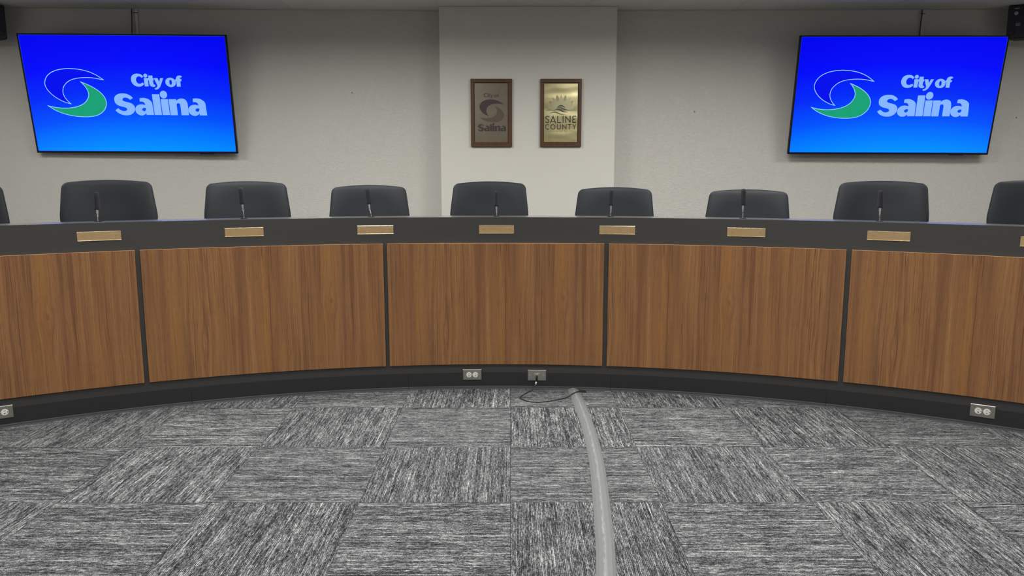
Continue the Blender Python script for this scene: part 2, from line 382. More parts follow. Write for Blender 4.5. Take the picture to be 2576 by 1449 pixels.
GLYPH = {"city":[[[[127.2,143.9,1],[113.1,134.4,1],[105.5,141.6,0],[93.2,145.9,0],[80.0,142.6,0],[68.8,131.0,0],[65.2,116.9,0],[68.1,102.8,0],[77.7,91.3,0],[91.8,88.3,0],[105.1,92.1,0],[116.6,98.5,1],[126.8,86.0,1],[114.0,74.9,0],[98.6,67.6,0],[80.6,65.3,0],[58.6,69.2,0],[41.0,80.7,0],[29.1,99.5,0],[25.8,121.4,0],[32.1,143.3,0],[47.1,159.0,0],[68.9,166.3,0],[91.3,166.4,0],[111.2,160.3,0]]],[[[129.3,133.0,1],[162.0,133.2,1],[160.6,68.0,1],[130.1,67.8,1]]],[[[160.0,152.2,0],[157.7,144.6,0],[151.8,138.9,0],[143.9,136.8,0],[136.1,138.8,0],[130.5,144.4,0],[128.7,152.0,0],[131.0,159.7,0],[136.9,165.3,0],[144.8,167.4,0],[152.6,165.4,0],[158.2,159.8,0]]],[[[167.8,152.6,1],[200.8,152.8,1],[200.4,132.8,1],[208.3,132.2,1],[206.7,115.3,1],[201.3,115.3,1],[201.5,92.7,0],[203.5,83.3,0],[212.8,80.9,1],[216.3,70.8,1],[205.9,65.1,0],[193.0,64.4,0],[179.1,69.0,0],[170.7,78.4,0],[168.4,92.5,0],[168.5,115.1,1],[162.1,115.0,1],[162.9,132.6,1],[166.7,132.6,1]]],[[[210.3,132.9,1],[238.9,133.1,1],[249.3,102.4,1],[260.4,133.2,1],[284.5,133.4,1],[261.4,83.7,0],[248.9,61.6,0],[234.4,48.9,0],[219.2,43.4,0],[208.0,44.0,1],[207.9,55.7,1],[221.1,58.3,0],[232.0,72.5,1]]],[[[381.8,100.8,0],[376.8,82.4,0],[361.9,68.8,0],[341.0,63.7,0],[320.0,68.6,0],[304.3,81.9,0],[298.2,100.2,0],[303.3,118.6,0],[318.2,132.1,0],[339.0,137.2,0],[360.0,132.4,0],[375.7,119.1,0]],[[350.6,100.6,0],[349.2,90.5,0],[345.5,83.2,0],[340.3,80.4,0],[335.2,83.1,0],[331.4,90.4,0],[330.0,100.4,0],[331.4,110.5,0],[335.2,117.8,0],[340.4,120.6,0],[345.5,117.9,0],[349.3,110.6,0]]],[[[436.8,145.9,1],[425.6,138.0,1],[418.8,135.5,0],[417.2,127.0,1],[429.7,127.1,1],[428.6,110.5,1],[419.0,110.4,1],[417.6,67.4,1],[387.3,67.2,1],[387.5,110.2,1],[378.8,110.2,1],[379.7,125.2,1],[386.6,126.8,1],[389.5,139.4,0],[399.8,150.4,0],[416.3,154.5,0],[428.9,152.1,0]]]],"salina":[[[[20.5,-24.2,1],[-4.2,-39.6,1],[-13.2,-30.1,0],[-25.3,-24.1,0],[-41.0,-21.7,0],[-56.0,-25.0,0],[-64.3,-33.6,0],[-63.6,-44.0,0],[-48.7,-52.5,0],[-17.5,-60.3,0],[7.1,-69.7,0],[23.8,-88.8,0],[26.5,-111.1,0],[19.6,-130.3,0],[2.6,-148.1,0],[-21.7,-159.5,0],[-48.2,-162.8,0],[-77.0,-159.8,0],[-104.6,-148.7,0],[-122.2,-136.0,0],[-133.7,-121.6,1],[-108.1,-106.4,1],[-95.3,-118.2,0],[-78.7,-127.1,0],[-59.6,-128.9,0],[-42.5,-122.7,0],[-37.2,-113.1,0],[-43.0,-103.5,0],[-58.3,-97.2,0],[-89.5,-89.4,0],[-110.8,-80.0,0],[-126.2,-64.1,0],[-131.0,-41.9,0],[-127.4,-21.3,0],[-112.5,-3.8,0],[-88.4,7.5,0],[-58.8,11.4,0],[-27.2,7.8,0],[-2.9,-3.1,0],[11.6,-14.1,0]]],[[[74.0,-29.6,0],[72.8,-52.8,1],[90.2,-52.7,0],[104.0,-58.0,0],[112.0,-70.7,0],[113.0,-80.3,1],[100.0,-76.2,0],[80.8,-74.1,0],[61.0,-77.4,0],[43.5,-87.0,0],[31.8,-101.5,0],[28.1,-120.7,0],[32.9,-139.9,0],[47.2,-154.3,0],[65.6,-162.2,0],[85.1,-162.1,0],[102.4,-153.9,0],[112.8,-144.3,1],[115.4,-158.7,1],[174.0,-158.4,1],[170.9,-78.3,0],[168.6,-59.2,0],[157.7,-43.4,0],[138.4,-30.8,0],[113.5,-23.6,0],[90.9,-23.8,0],[77.7,-25.7,0]],[[114.0,-104.2,0],[102.9,-102.0,0],[91.2,-105.0,0],[83.7,-112.4,0],[84.2,-121.0,0],[92.9,-128.3,0],[102.5,-129.2,0],[110.4,-123.4,0],[114.6,-116.4,0]]],[[[177.8,5.9,1],[236.2,6.3,1],[238.3,-158.7,1],[179.7,-159.0,1]]],[[[243.2,-32.7,1],[302.0,-32.3,1],[302.7,-158.6,1],[244.8,-158.9,1]]],[[[299.9,4.1,0],[295.6,-11.1,0],[284.7,-22.3,0],[270.0,-26.5,0],[255.6,-22.5,0],[245.2,-11.4,0],[241.7,3.8,0],[246.1,19.0,0],[257.0,30.1,0],[271.6,34.3,0],[286.0,30.3,0],[296.3,19.3,0]]],[[[307.8,-32.9,1],[367.0,-32.6,1],[367.6,-45.9,1],[383.8,-32.5,0],[410.5,-26.0,0],[432.6,-30.6,0],[447.3,-43.2,0],[454.7,-62.3,0],[456.8,-86.2,0],[457.3,-159.0,1],[397.6,-159.4,1],[396.4,-83.4,0],[393.8,-70.6,0],[386.4,-64.3,0],[376.7,-64.4,0],[369.0,-69.2,0],[366.6,-80.4,0],[367.0,-96.4,0],[367.3,-159.5,1],[309.0,-159.9,1]]],[[[502.5,-30.8,0],[501.7,-54.1,1],[519.3,-54.0,0],[533.2,-59.3,0],[541.5,-72.0,0],[542.7,-81.6,1],[529.5,-77.5,0],[510.3,-75.4,0],[490.4,-78.7,0],[473.1,-88.4,0],[461.6,-102.8,0],[458.4,-122.1,0],[463.6,-141.3,0],[478.2,-155.7,0],[496.8,-163.6,0],[516.3,-163.5,0],[533.6,-155.4,0],[543.8,-145.7,1],[546.7,-160.2,1],[605.4,-159.8,1],[600.7,-79.7,0],[598.0,-60.5,0],[586.8,-44.6,0],[567.1,-32.0,0],[542.0,-24.9,0],[519.4,-25.0,0],[506.2,-27.0,0]],[[545.4,-105.9,0],[534.3,-103.7,0],[522.6,-106.7,0],[515.2,-114.1,0],[515.8,-122.7,0],[524.8,-130.1,0],[534.4,-131.0,0],[542.2,-125.1,0],[546.3,-118.1,0]]]],"up":[[-193.8,116.4,1],[-243.3,151.4,0],[-292.6,175.2,0],[-340.6,190.1,0],[-387.7,198.4,0],[-434.2,201.9,0],[-465.0,202.8,0],[-510.5,198.9,0],[-555.5,189.9,0],[-599.5,172.8,0],[-633.6,149.4,0],[-656.2,119.4,0],[-666.5,89.3,0],[-665.2,65.1,0],[-652.3,34.9,0],[-628.6,4.6,0],[-597.4,-22.7,0],[-563.7,-44.0,0],[-524.2,-62.3,0],[-483.9,-73.8,1],[-505.3,-51.5,0],[-524.5,-22.6,0],[-532.9,7.8,0],[-531.8,29.0,0],[-523.4,56.3,0],[-504.8,80.5,0],[-476.9,103.1,0],[-438.9,119.7,0],[-394.0,129.3,0],[-348.4,133.3,0],[-302.3,133.3,0],[-255.4,128.3,0],[-223.9,122.3,0]],"lo":[[-379.4,100.2,1],[-325.5,77.7,0],[-282.4,55.1,0],[-241.2,24.9,0],[-213.6,-6.9,0],[-200.1,-37.3,0],[-197.8,-64.7,0],[-205.9,-95.3,0],[-226.6,-126.0,0],[-263.3,-153.8,0],[-307.9,-169.3,0],[-353.9,-175.6,0],[-400.7,-176.3,0],[-447.9,-173.3,0],[-511.7,-163.0,0],[-566.8,-146.8,0],[-616.2,-125.3,0],[-649.9,-103.9,0],[-670.3,-89.5,1],[-628.6,-99.8,0],[-581.1,-106.2,0],[-534.1,-108.2,0],[-487.7,-105.1,0],[-442.1,-96.4,0],[-397.5,-80.4,0],[-363.3,-57.4,0],[-341.9,-31.4,0],[-331.2,-7.1,0],[-330.4,17.2,0],[-338.1,44.5,0],[-352.1,68.6,0],[-368.8,89.7,0]]}
# ------------------------------------------------------------------ the room
XL, XR, YB = -5.2, 5.2, -4.2
WL = [(XL, 6.50), (-.576, 6.66)]; WR = [(.863, 6.645), (XR, 6.56)]
DZ = .18
fl = boxm(XL, XR, YB, 6.8, -.1, 0)
# raised dais floor behind the curved desk
top = [arc(a, 4.93, DZ) for a in range(-46, 47, 2)]
poly = [(p.x, p.y) for p in top]+[(XR, top[-1].y), (XR, 6.75), (XL, 6.75), (XL, top[0].y)]
v1 = [fl.verts.new((x, y, DZ)) for x, y in poly]; v0 = [fl.verts.new((x, y, 0)) for x, y in poly]
fl.faces.new(v1)
for i in range(len(poly)):
    j = (i+1) % len(poly); fl.faces.new((v1[i], v1[j], v0[j], v0[i]))
struct(obj('floor', fl, M['carpet']))
struct(obj('ceiling', boxm(XL, XR, YB, 6.8, CEIL, CEIL+.1), M['ceil']))
def wall_strip(name, a, b, mat, th=.12):
    bm = bmesh.new(); (x0, y0), (x1, y1) = a, b
    d = Vector((x1-x0, y1-y0, 0)).normalized(); n = Vector((-d.y, d.x, 0))*th
    q = [Vector((x0, y0, 0)), Vector((x1, y1, 0)), Vector((x1, y1, 0))+n, Vector((x0, y0, 0))+n]
    lo = [bm.verts.new(p) for p in q]; hi = [bm.verts.new(p+Vector((0, 0, CEIL))) for p in q]
    bm.faces.new(lo); bm.faces.new(hi)
    for i in range(4): bm.faces.new((lo[i], lo[(i+1) % 4], hi[(i+1) % 4], hi[i]))
    return struct(obj(name, bm, mat))
wall_strip('wall_front_left', WL[0], WL[1], M['wall'])
wall_strip('wall_front_right', WR[0], WR[1], M['wall'])
struct(obj('wall_front_centre', boxm(-.576, .863, 6.48, 6.78, 0, CEIL), M['pil'], bevel=.003))
wall_strip('wall_left', (XL, YB), (XL, 6.7), M['wall']); wall_strip('wall_right', (XR, 6.7), (XR, YB), M['wall'])
wall_strip('wall_back', (XR, YB), (XL, YB), M['wallback'])
# unseen wood wainscot behind the camera, added for warm reflections in the nameplates
bm = bmesh.new(); uv = bm.loops.layers.uv.verify(); box(bm, XL, XR, YB, YB+.02, 0, 1.0)
for f in bm.faces:
    for l in f.loops: l[uv].uv = (l.vert.co.x, l.vert.co.z)
struct(obj('trim_1', bm, M['wood']))
# suspended grid, bars between the tiles
bm = bmesh.new()
for k in range(-4, 5):
    x = -.578+1.215*k
    if XL < x < XR: box(bm, x-.012, x+.012, YB, 6.62 if not (-.57 < x < .85) else 6.48, CEIL-.0015, CEIL+.001)
for k in range(0, 18):
    y = 6.20-.61*k
    if y > YB: box(bm, XL, XR, y-.012, y+.012, CEIL-.0012, CEIL+.001)
struct(obj('trim_2', bm, M['tbar']))
# wall angle moulding
def angle_bar(name, a, b):
    bm = bmesh.new(); d = Vector((b[0]-a[0], b[1]-a[1], 0)).normalized(); n = Vector((d.y, -d.x, 0))
    A, B = Vector((*a, 0)), Vector((*b, 0))
    for w_, h_, t_ in ((.022, .0015, 0), (.0015, .006, 0)):
        q = [A, B, B+n*w_, A+n*w_]
        lo = [bm.verts.new(p+Vector((0, 0, CEIL-h_-.0016))) for p in q]; hi = [bm.verts.new(p+Vector((0, 0, CEIL-.0016))) for p in q]
        bm.faces.new(lo); bm.faces.new(hi)
        for i in range(4): bm.faces.new((lo[i], lo[(i+1) % 4], hi[(i+1) % 4], hi[i]))
    struct(obj(name, bm, M['tbar']))
angle_bar('trim_3', WL[0], WL[1]); angle_bar('trim_4', (-.576, 6.48), (.863, 6.48)); angle_bar('trim_5', WR[0], WR[1])

# ceiling lights (above the audience, outside the picture)
for i, (x, y, p) in enumerate(LAMPS):
    t = thing('ceiling_light', 'recessed white ceiling light above the public floor', 'ceiling light', (x, y, CEIL-.002), 0, 'recessed ceiling lights')
    bm = bmesh.new()
    for a in ((-.605, .605, -.305, -.285), (-.605, .605, .285, .305), (-.605, -.585, -.285, .285), (.585, .605, -.285, .285)): box(bm, *a, -.012, 0)
    obj('frame', bm, M['tbar'], t)
    obj('diffuser', boxm(-.585, .585, -.285, .285, -.006, -.002), M['lamp'], t)
    ld = bpy.data.lights.new('lamp_tube', 'AREA'); ld.shape = 'RECTANGLE'; ld.size = 1.15; ld.size_y = .55; ld.energy = p; ld.color = LAMP_COL; ld.spread = R(LAMP_SPREAD)
    lo = bpy.data.objects.new('lamp_tube', ld); COL.objects.link(lo); lo.parent = t; lo.location = (0, 0, -.014)

# ------------------------------------------------------------------ curved dais desk
OD = arc(0, RR, 0)
desk = thing('dais_desk', 'long curved charcoal council desk with five walnut-coloured front panels in view', 'desk', OD)
AE = 46.3
obj('body', arc_slab(bmesh.new(), RR, RR+.03, 0, 1.034, -AE, AE, org=OD), M['dark'], desk)
obj('counter_ledge', arc_slab(bmesh.new(), RR, RR+.155, 1.034, 1.047, -AE, AE, org=OD, matidx=(1, 0, 1, 1)), [M['ledge'], M['dark']], desk)
obj('ledge_support', arc_slab(bmesh.new(), RR+.125, RR+.15, .925, 1.034, -AE, AE, org=OD), M['dark'], desk)
obj('worktop', arc_slab(bmesh.new(), RR+.031, RR+.46, .895, .925, -AE, AE, org=OD), M['ledge'], desk)
for a in (-AE+.2, -20.9, 20.9, AE-.2):
    obj('pedestal', arc_slab(bmesh.new(), RR+.031, RR+.40, DZ, .894, a-.15, a+.15, org=OD), M['dark'], desk)
pn = [(-46.1, -39.33), (-39.02, -23.66), (-23.35, -7.93), (-7.65, 7.43), (7.74, 23.04), (23.36, 38.75), (39.05, 46.1)]
for i, (a0, a1) in enumerate(pn):
    bm = arc_slab(bmesh.new(), RR-.015, RR-.0005, .156, .894, a0, a1, uoff=[.7, .15, .02, -.02, .33, .08, .6][i], org=OD, matidx=(0, 1, 0, 1))
    obj('wood_panel', bm, [M['wood'], M['woodedge']], desk)
sm = [-49.7, -35.3, -20.87, -6.37, 8.05, 22.4, 36.8, 51.2]
for a0, a1 in zip(sm, sm[1:]):
    a0, a1 = max(a0, -AE), min(a1, AE)
    bm = bmesh.new(); g = .012
    # cove base: flat strip with a small toe at the bottom
    arc_slab(bm, RR-.004, RR-.0003, .018, .1005, a0+g, a1-g, org=OD)
    o = obj('cove_base', bm, M['rubber'], desk)
    bm = bmesh.new(); n = 30; rows = []
    for i in range(n+1):
        a = a0+g+(a1-a0-2*g)*i/n
        rows.append([bm.verts.new(arc(a, RR-d, z)-OD) for d, z in ((0, .0185), (.0062, .0185), (.0075, .015), (.0085, .008), (.011, 0), (0, 0))])
    for i in range(n):
        for k in range(6): bm.faces.new((rows[i][k], rows[i+1][k], rows[i+1][(k+1) % 6], rows[i][(k+1) % 6]))
    bm.faces.new(rows[0]); bm.faces.new(rows[-1])
    obj('base_toe', bm, M['strip'], o)

# ------------------------------------------------------------------ nameplate holders
def holder():
    t = thing('nameplate_holder', '', 'nameplate holder', group='blank brass nameplate holders on the desk front')
    obj('plate', boxm(-.1035, .1035, -.0016, 0, -.0245, .0245), M['brass'], t)
    for s in (-1, 1):
        bm = tube(bmesh.new(), [(-.1035, -.0022, .0232*s), (.1035, -.0022, .0232*s)], .0019, 12)
        obj('rail', bm, M['rail'], t)
    for x in (-.078, .078): obj('screw', lathe(bmesh.new(), [(.0001, -.0026), (.0011, -.0024), (.0015, -.0016)], (x, 0, 0), 10, 'y'), M['slot'], t)
    return t
H0 = holder()
HL = ['blank brass nameplate holder on the desk under the leftmost visible microphone', 'blank brass nameplate holder above the left wide wood panel',
      'blank brass nameplate holder just above the gap left of the centre wood panel', 'blank golden nameplate holder at the middle of the desk front',
      'blank golden nameplate holder above the gap right of the centre wood panel', 'blank brass nameplate holder above the right wide wood panel',
      'blank brass nameplate holder on the desk under the right screen', 'blank brass nameplate holder cut off by the right edge of the picture']
for i, (a, z) in enumerate(zip((-25.57, -17.0, -8.41, -.06, 8.29, 16.83, 25.4, 33.55), (.977, .976, .9755, .9745, .974, .974, .9755, .973))):
    t = H0 if i == 0 else copy_tree(H0)
    on_arc(t, a, RR-.0008, z); t['label'] = HL[i]

# ------------------------------------------------------------------ microphones
def mic(a, bz, tip, lean, label):
    """tip = sideways offset (m) and height of the foam's top; stands on the ledge"""
    t = thing('gooseneck_microphone', label, 'microphone', group='gooseneck microphones on the desk ledge')
    on_arc(t, a, RR+.077, 1.047)
    dx, h = tip; p0 = Vector((0, 0, .003)); p3 = Vector((dx, lean, h)); d = (p3-Vector((dx*.25, lean*.1, .03))).normalized()
    pf = p3-d*.096; ps = pf-d*.034
    obj('base', lathe(bmesh.new(), [(.0195, 0), (.0195, .0018), (.016, .0034), (.006, .0042)], n=28), M['black'], t)
    obj('gooseneck', tube(bmesh.new(), catmull([p0, Vector((dx*.02, lean*.0, .018)), ps], 6), .0024), M['chrome'], t, smooth=True)
    obj('sleeve', tube(bmesh.new(), [ps-d*.001, ps+d*.004, ps+d*.017, ps+d*.018, pf+d*.006], [.003, .0042, .0042, .0055, .0055], 14), M['chrome'], t)
    L = .096
    pr = [(.009, 0), (.0148, .002), (.0152, .008), (.0140, .03), (.0138, .07), (.0130, .086), (.0095, .0935), (.004, .0958)]
    obj('windscreen', tube(bmesh.new(), [pf+d*h_ for r_, h_ in pr], [r_ for r_, h_ in pr], 20), M['foam'], t, smooth=True)
    return t
ML = ['black foam gooseneck microphone before the chair below the left screen\'s middle', 'black foam gooseneck microphone before the chair below the left screen\'s right edge', 'slightly left-leaning gooseneck microphone before the chair left of the plaques',
      'black foam gooseneck microphone before the chair centred under the two plaques', 'gooseneck microphone in front of the low chair just right of the plaques', 'gooseneck microphone rising above the lowest chair, left of the right screen', 'gooseneck microphone under the right screen']
for (a, tx, h), l in zip([(-25.62, .003, .160), (-17.01, -.009, .177), (-8.70, -.021, .170), (-.06, -.005, .154), (7.81, .005, .161), (16.57, -.002, .170), (24.84, -.005, .168)], ML):
    mic(a, 0, (tx, h), .012, l)

# ------------------------------------------------------------------ chairs
def chair():
    t = thing('office_chair', '', 'chair', group='dark office chairs behind the desk')
    hw0, hw1, zb, zt = .265, .243, .60, 1.055   # half widths low and at the top
    def bpos(u, v, side, th=.034):
        z = zb+(zt-zb)*v; H = zt-zb
        hw = hw0+(hw1-hw0)*max(0, (z-.84)/(zt-.84)) - .05*max(0, (.84-z)/.24)**1.5
        rc = .038
        dz_ = z-(zt-rc)
        if dz_ > 0: hw -= rc-sqrt(max(0, rc*rc-dz_*dz_))
        dzb = (zb+rc)-z
        if dzb > 0: hw -= rc-sqrt(max(0, rc*rc-dzb*dzb))
        x = u*hw
        zz = z-.012*(u*u)*max(0, (v-.5)*2)
        pil = (1-u**8)*(1-abs(2*v-1)**8)
        y = .215+(z-zb)*.17-.045*u*u - .018*sin(pi*min(1, v*1.1))
        y += -side*th*sqrt(max(0, pil))*(1.0 if side > 0 else .7)
        # shallow dished rest on the front
        if side > 0: y += .022*exp(-((u/.62)**4)-(((v-.45)/.42)**4))
        return Vector((x, y, zz))
    bm = bmesh.new(); nu, nv = 26, 26
    def dist(k, n): s = -1+2*k/n; return sin(s*pi/2)
    F = [[bm.verts.new(bpos(dist(i, nu), (dist(j, nv)+1)/2, 1)) for i in range(nu+1)] for j in range(nv+1)]
    B = [[F[j][i] if i in (0, nu) or j in (0, nv) else bm.verts.new(bpos(dist(i, nu), (dist(j, nv)+1)/2, -1)) for i in range(nu+1)] for j in range(nv+1)]
    for G in (F, B):
        for j in range(nv):
            for i in range(nu):
                q = [G[j][i], G[j][i+1], G[j+1][i+1], G[j+1][i]]
                try: bm.faces.new(q)
                except ValueError: pass
    back = obj('backrest', bm, M['fabric'], t, smooth=True)
    bm = bmesh.new()
    box(bm, -.20, .20, -.24, .24, .45, .52); st = obj('seat', bm, M['fabric'], t, smooth=True, bevel=.03, seg=4)
    st.data.transform(Matrix.Translation((0, 0, 0)))
    obj('seat_pan', boxm(-.17, .17, -.18, .2, .42, .45), M['black'], t, bevel=.008)
    obj('back_bracket', tube(bmesh.new(), catmull([(0, .10, .43), (0, .25, .44), (0, .315, .52), (0, .315, .72)], 6), .022, 10), M['black'], t, smooth=True)
    for s in (-1, 1):
        a = tube(bmesh.new(), catmull([(s*.19, .02, .44), (s*.26, .02, .46), (s*.272, .02, .56), (s*.27, .0, .63)], 6), .014, 8)
        ar = obj('armrest', a, M['black'], t, smooth=True)
        obj('arm_pad', boxm(s*.27-.035, s*.27+.035, -.12, .12, .63, .655), M['black'], ar, bevel=.01, seg=3)
    obj('gas_column', lathe(bmesh.new(), [(.028, .09), (.028, .26), (.016, .262), (.016, .42)], n=16), M['black'], t)
    bm = bmesh.new()
    for k in range(5):
        a = 2*pi*k/5+.3; tube(bm, [(0, 0, .105), (.12*cos(a), .12*sin(a), .095), (.28*cos(a), .28*sin(a), .072)], [.024, .02, .014], 8)
    obj('star_base', bm, M['black'], t)
    for k in range(5):
        a = 2*pi*k/5+.3; bm = bmesh.new()
        for s in (-1, 1): lathe(bm, [(.001, -.011+s*.014), (.026, -.009+s*.014), (.026, .009+s*.014), (.001, .011+s*.014)], (0, 0, 0), 14, 'y')
        c = obj('caster', bm, M['black'], t); c.location = (.28*cos(a), .28*sin(a), .026); c.rotation_euler = (0, 0, a+.5)
    return t
C0 = chair()
CH = [(-33.25, 1.246, 0, 'dark office chair at the far left, only its right edge in the picture'),
      (-25.07, 1.244, -3, 'dark office chair directly below the left screen, leftmost one fully in view'),
      (-16.86, 1.231, -2, 'dark office chair below the right corner of the left screen'),
      (-8.87, 1.203, -2, 'dark office chair left of the pilaster, below the empty wall'),
      (-.79, 1.226, 3, 'tall dark office chair in front of the pilaster under the city plaque'),
      (7.97, 1.188, 1, 'low dark office chair overlapping the right edge of the pilaster'),
      (16.69, 1.178, 4, 'lowest dark office chair, with a microphone poking above it, left of the right screen'),
      (24.77, 1.238, 4, 'dark office chair directly below the right screen'),
      (33.3, 1.25, 3, 'dark office chair cut off by the right edge of the picture')]
Z0 = DZ+1.055
for i, (a, zt, yw, l) in enumerate(CH):
    t = C0 if i == 0 else copy_tree(C0)
    r = 5.62-.285
    t.location = arc(a, r, DZ); t.rotation_euler = (0, 0, -R(a)-R(yw)); t['label'] = l
    for ch in t.children:
        if ch.name.split('.')[0] in ('backrest', 'seat', 'seat_pan', 'armrest', 'back_bracket'): ch.location.z += zt-Z0+.004
# ------------------------------------------------------------------ wall screens
def loopsof(g): return [outline(s) for s in g]
def bounds(keys):
    pts = []
    for k in keys:
        g = GLYPH[k]
        for q in ([g] if k in ('up', 'lo') else [s for gg in g for s in gg]): pts += outline(q)
    return min(p.x for p in pts), max(p.x for p in pts), min(p.y for p in pts), max(p.y for p in pts)
TW, TH = 1.645, .94
mm = lambda x, y: (x/1000, y/1000)
def television(label, loc, rx, ry, rz, wall_gap):
    t = thing('wall_television', label, 'television', group='wall screens showing the city logo')
    t.rotation_mode = 'XYZ'
    mat = Matrix.Rotation(R(rz), 4, 'Z') @ Matrix.Rotation(R(rx), 4, 'X') @ Matrix.Rotation(R(ry), 4, 'Y')
    t.location = loc; t.rotation_euler = mat.to_euler('XYZ')
    hx, hz = TW/2, TH/2; b = .011
    bm = bmesh.new()
    for q in ((-hx, hx, hz-b, hz), (-hx, hx, -hz, -hz+b*1.35), (-hx, -hx+b, -hz, hz), (hx-b, hx, -hz, hz)): box(bm, q[0], q[1], 0, .012, q[2], q[3])
    obj('bezel', bm, M['black'], t)
    bm = bmesh.new(); box(bm, -hx, hx, .012, .030, -hz, hz); box(bm, -hx*.86, hx*.86, .030, .062, -hz*.93, hz*.72)
    obj('rear_housing', bm, M['black'], t, bevel=.004)
    bm = bmesh.new(); uv = bm.loops.layers.uv.verify(); x1, z0, z1 = hx-b, -hz+b*1.35, hz-b
    box(bm, -x1, x1, .004, .0119, z0, z1)
    for f in bm.faces:
        for l in f.loops: l[uv].uv = ((l.vert.co.x+x1)/(2*x1), (l.vert.co.z-z0)/(z1-z0))
    sc = obj('screen', bm, M['screen'], t)
    bm = bmesh.new(); rw = .0022  # thin emissive strips imitating the glow along the screen's edge
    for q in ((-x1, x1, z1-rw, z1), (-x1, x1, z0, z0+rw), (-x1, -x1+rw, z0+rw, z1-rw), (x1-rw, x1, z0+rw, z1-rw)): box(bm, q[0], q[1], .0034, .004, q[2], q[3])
    obj('screen_edge_glow', bm, M['em_edge_glow'], sc)
    bm = bmesh.new(); flat_shape(bm, [outline(GLYPH['up'])], mm, .0032, .004); obj('blue_crescent', bm, M['em_blue'], sc)
    bm = bmesh.new(); flat_shape(bm, [outline(GLYPH['lo'])], mm, .0032, .004); obj('green_crescent', bm, M['em_green'], sc)
    bm = bmesh.new()
    for k in ('up', 'lo'): stroke_shape(bm, [(p.x, p.y) for p in outline(GLYPH[k])], 5.2, mm, .0026, .0032, closed=True)
    obj('crescent_outline', bm, M['em_line'], sc)
    bm = bmesh.new()
    for k in ('city', 'salina'):
        for g in GLYPH[k]: flat_shape(bm, loopsof(g), mm, .0030, .004)
    obj('lettering', bm, M['em_text'], sc)
    # infra-red receiver under the frame
    obj('receiver', boxm(hx*.62, hx*.76, .002, .02, -hz-.006, -hz), M['black'], t)
    # tilting bracket to the wall
    bm = bmesh.new()
    box(bm, -.30, .30, .062, .07, -.18, .18)
    obj('mount_plate', bm, M['tabs'], t)
    bm = bmesh.new(); inv = mat.inverted()
    for x in (-.2, .2):
        for z in (-.12, .14):
            p0 = Vector((x, .068, z)); wpt = mat @ p0+Vector(loc); wy = wall_gap-.001
            p1 = inv @ (Vector((wpt.x, wy, wpt.z))-Vector(loc)); tube(bm, [p0, p1], .012, 8)
    obj('mount_arm', bm, M['tabs'], t)
    return t
television('large wall television on the left of the wall, glowing blue with the city logo', (-3.089, 6.43, 1.922), 8.79, .24, 1.07, 6.57)
television('large wall television on the right of the wall, glowing blue with the city logo', (3.133, 6.422, 1.912), 8.81, .21, -1.38, 6.595)

# ------------------------------------------------------------------ plaques on the pilaster
YP = 6.4785
def board(t, w_, h_, x0, x1, z0, z1, cols=M['walnut']):
    """walnut board with a recessed field and a raised frame"""
    bm = bmesh.new(); uv = bm.loops.layers.uv.verify(); hx, hz = w_/2, h_/2
    box(bm, -hx, hx, -.012, 0, -hz, hz)
    for q in ((-hx, hx, z1, hz), (-hx, hx, -hz, z0), (-hx, x0, z0, z1), (x1, hx, z0, z1)): box(bm, q[0], q[1], -.022, -.0121, q[2], q[3])
    for f in bm.faces:
        horiz = abs(f.calc_center_median().z) > h_*.43
        for l in f.loops:
            c = l.vert.co; l[uv].uv = (c.x*2.2+.3, c.z*1.3) if horiz else (c.x*1.5+c.z*.02+.8, c.z*.6)
    return obj('walnut_board', bm, cols, t, bevel=.0012)
# city plaque
t = thing('wall_plaque', 'bronze-toned city plaque in a walnut frame, left one of the two on the pilaster', 'plaque', (-.155, YP, 1.782))
W1, H1 = .338, .542
board(t, W1, H1, -.142, .139, -.243, .241)
pl = obj('metal_plate', boxm(-.137, .134, -.0165, -.0145, -.238, .236), M['plate_dark'], t)
obj('spacer', boxm(-.10, .10, -.0144, -.0121, -.2, .2), M['slot'], t)
def placer(keys, x0, x1, z0, z1):
    a, b, c, d = bounds(keys)
    return lambda x, y: (x0+(x-a)/(b-a)*(x1-x0), z0+(y-c)/(d-c)*(z1-z0))
q1 = lambda x, y: ((x-496)/8.783*.003305, (715-y)/8.783*.003305)   # plate drawing units to metres
def rect(k, xa, xb, yt, yb): a = q1(xa, yb); b = q1(xb, yt); return placer(k, a[0], b[0], a[1], b[1])
bm = bmesh.new(); pc = rect(['city'], 325, 665, 295, 405)
for g in GLYPH['city']: flat_shape(bm, loopsof(g), pc, -.0170, -.0165)
obj('city_of_lettering', bm, M['ink_city'], pl)
bm = bmesh.new(); pc = rect(['salina'], 200, 815, 932, 1112)
for g in GLYPH['salina']: flat_shape(bm, loopsof(g), pc, -.0170, -.0165)
obj('city_name_lettering', bm, M['ink_dark'], pl)
pc = rect(['up', 'lo'], 230, 772, 430, 915)
bm = bmesh.new(); flat_shape(bm, [outline(GLYPH['up'])], pc, -.0170, -.0165); obj('dark_crescent', bm, M['ink_dark'], pl)
bm = bmesh.new(); flat_shape(bm, [outline(GLYPH['lo'])], pc, -.0170, -.0165); obj('brown_crescent', bm, M['ink_mid'], pl)
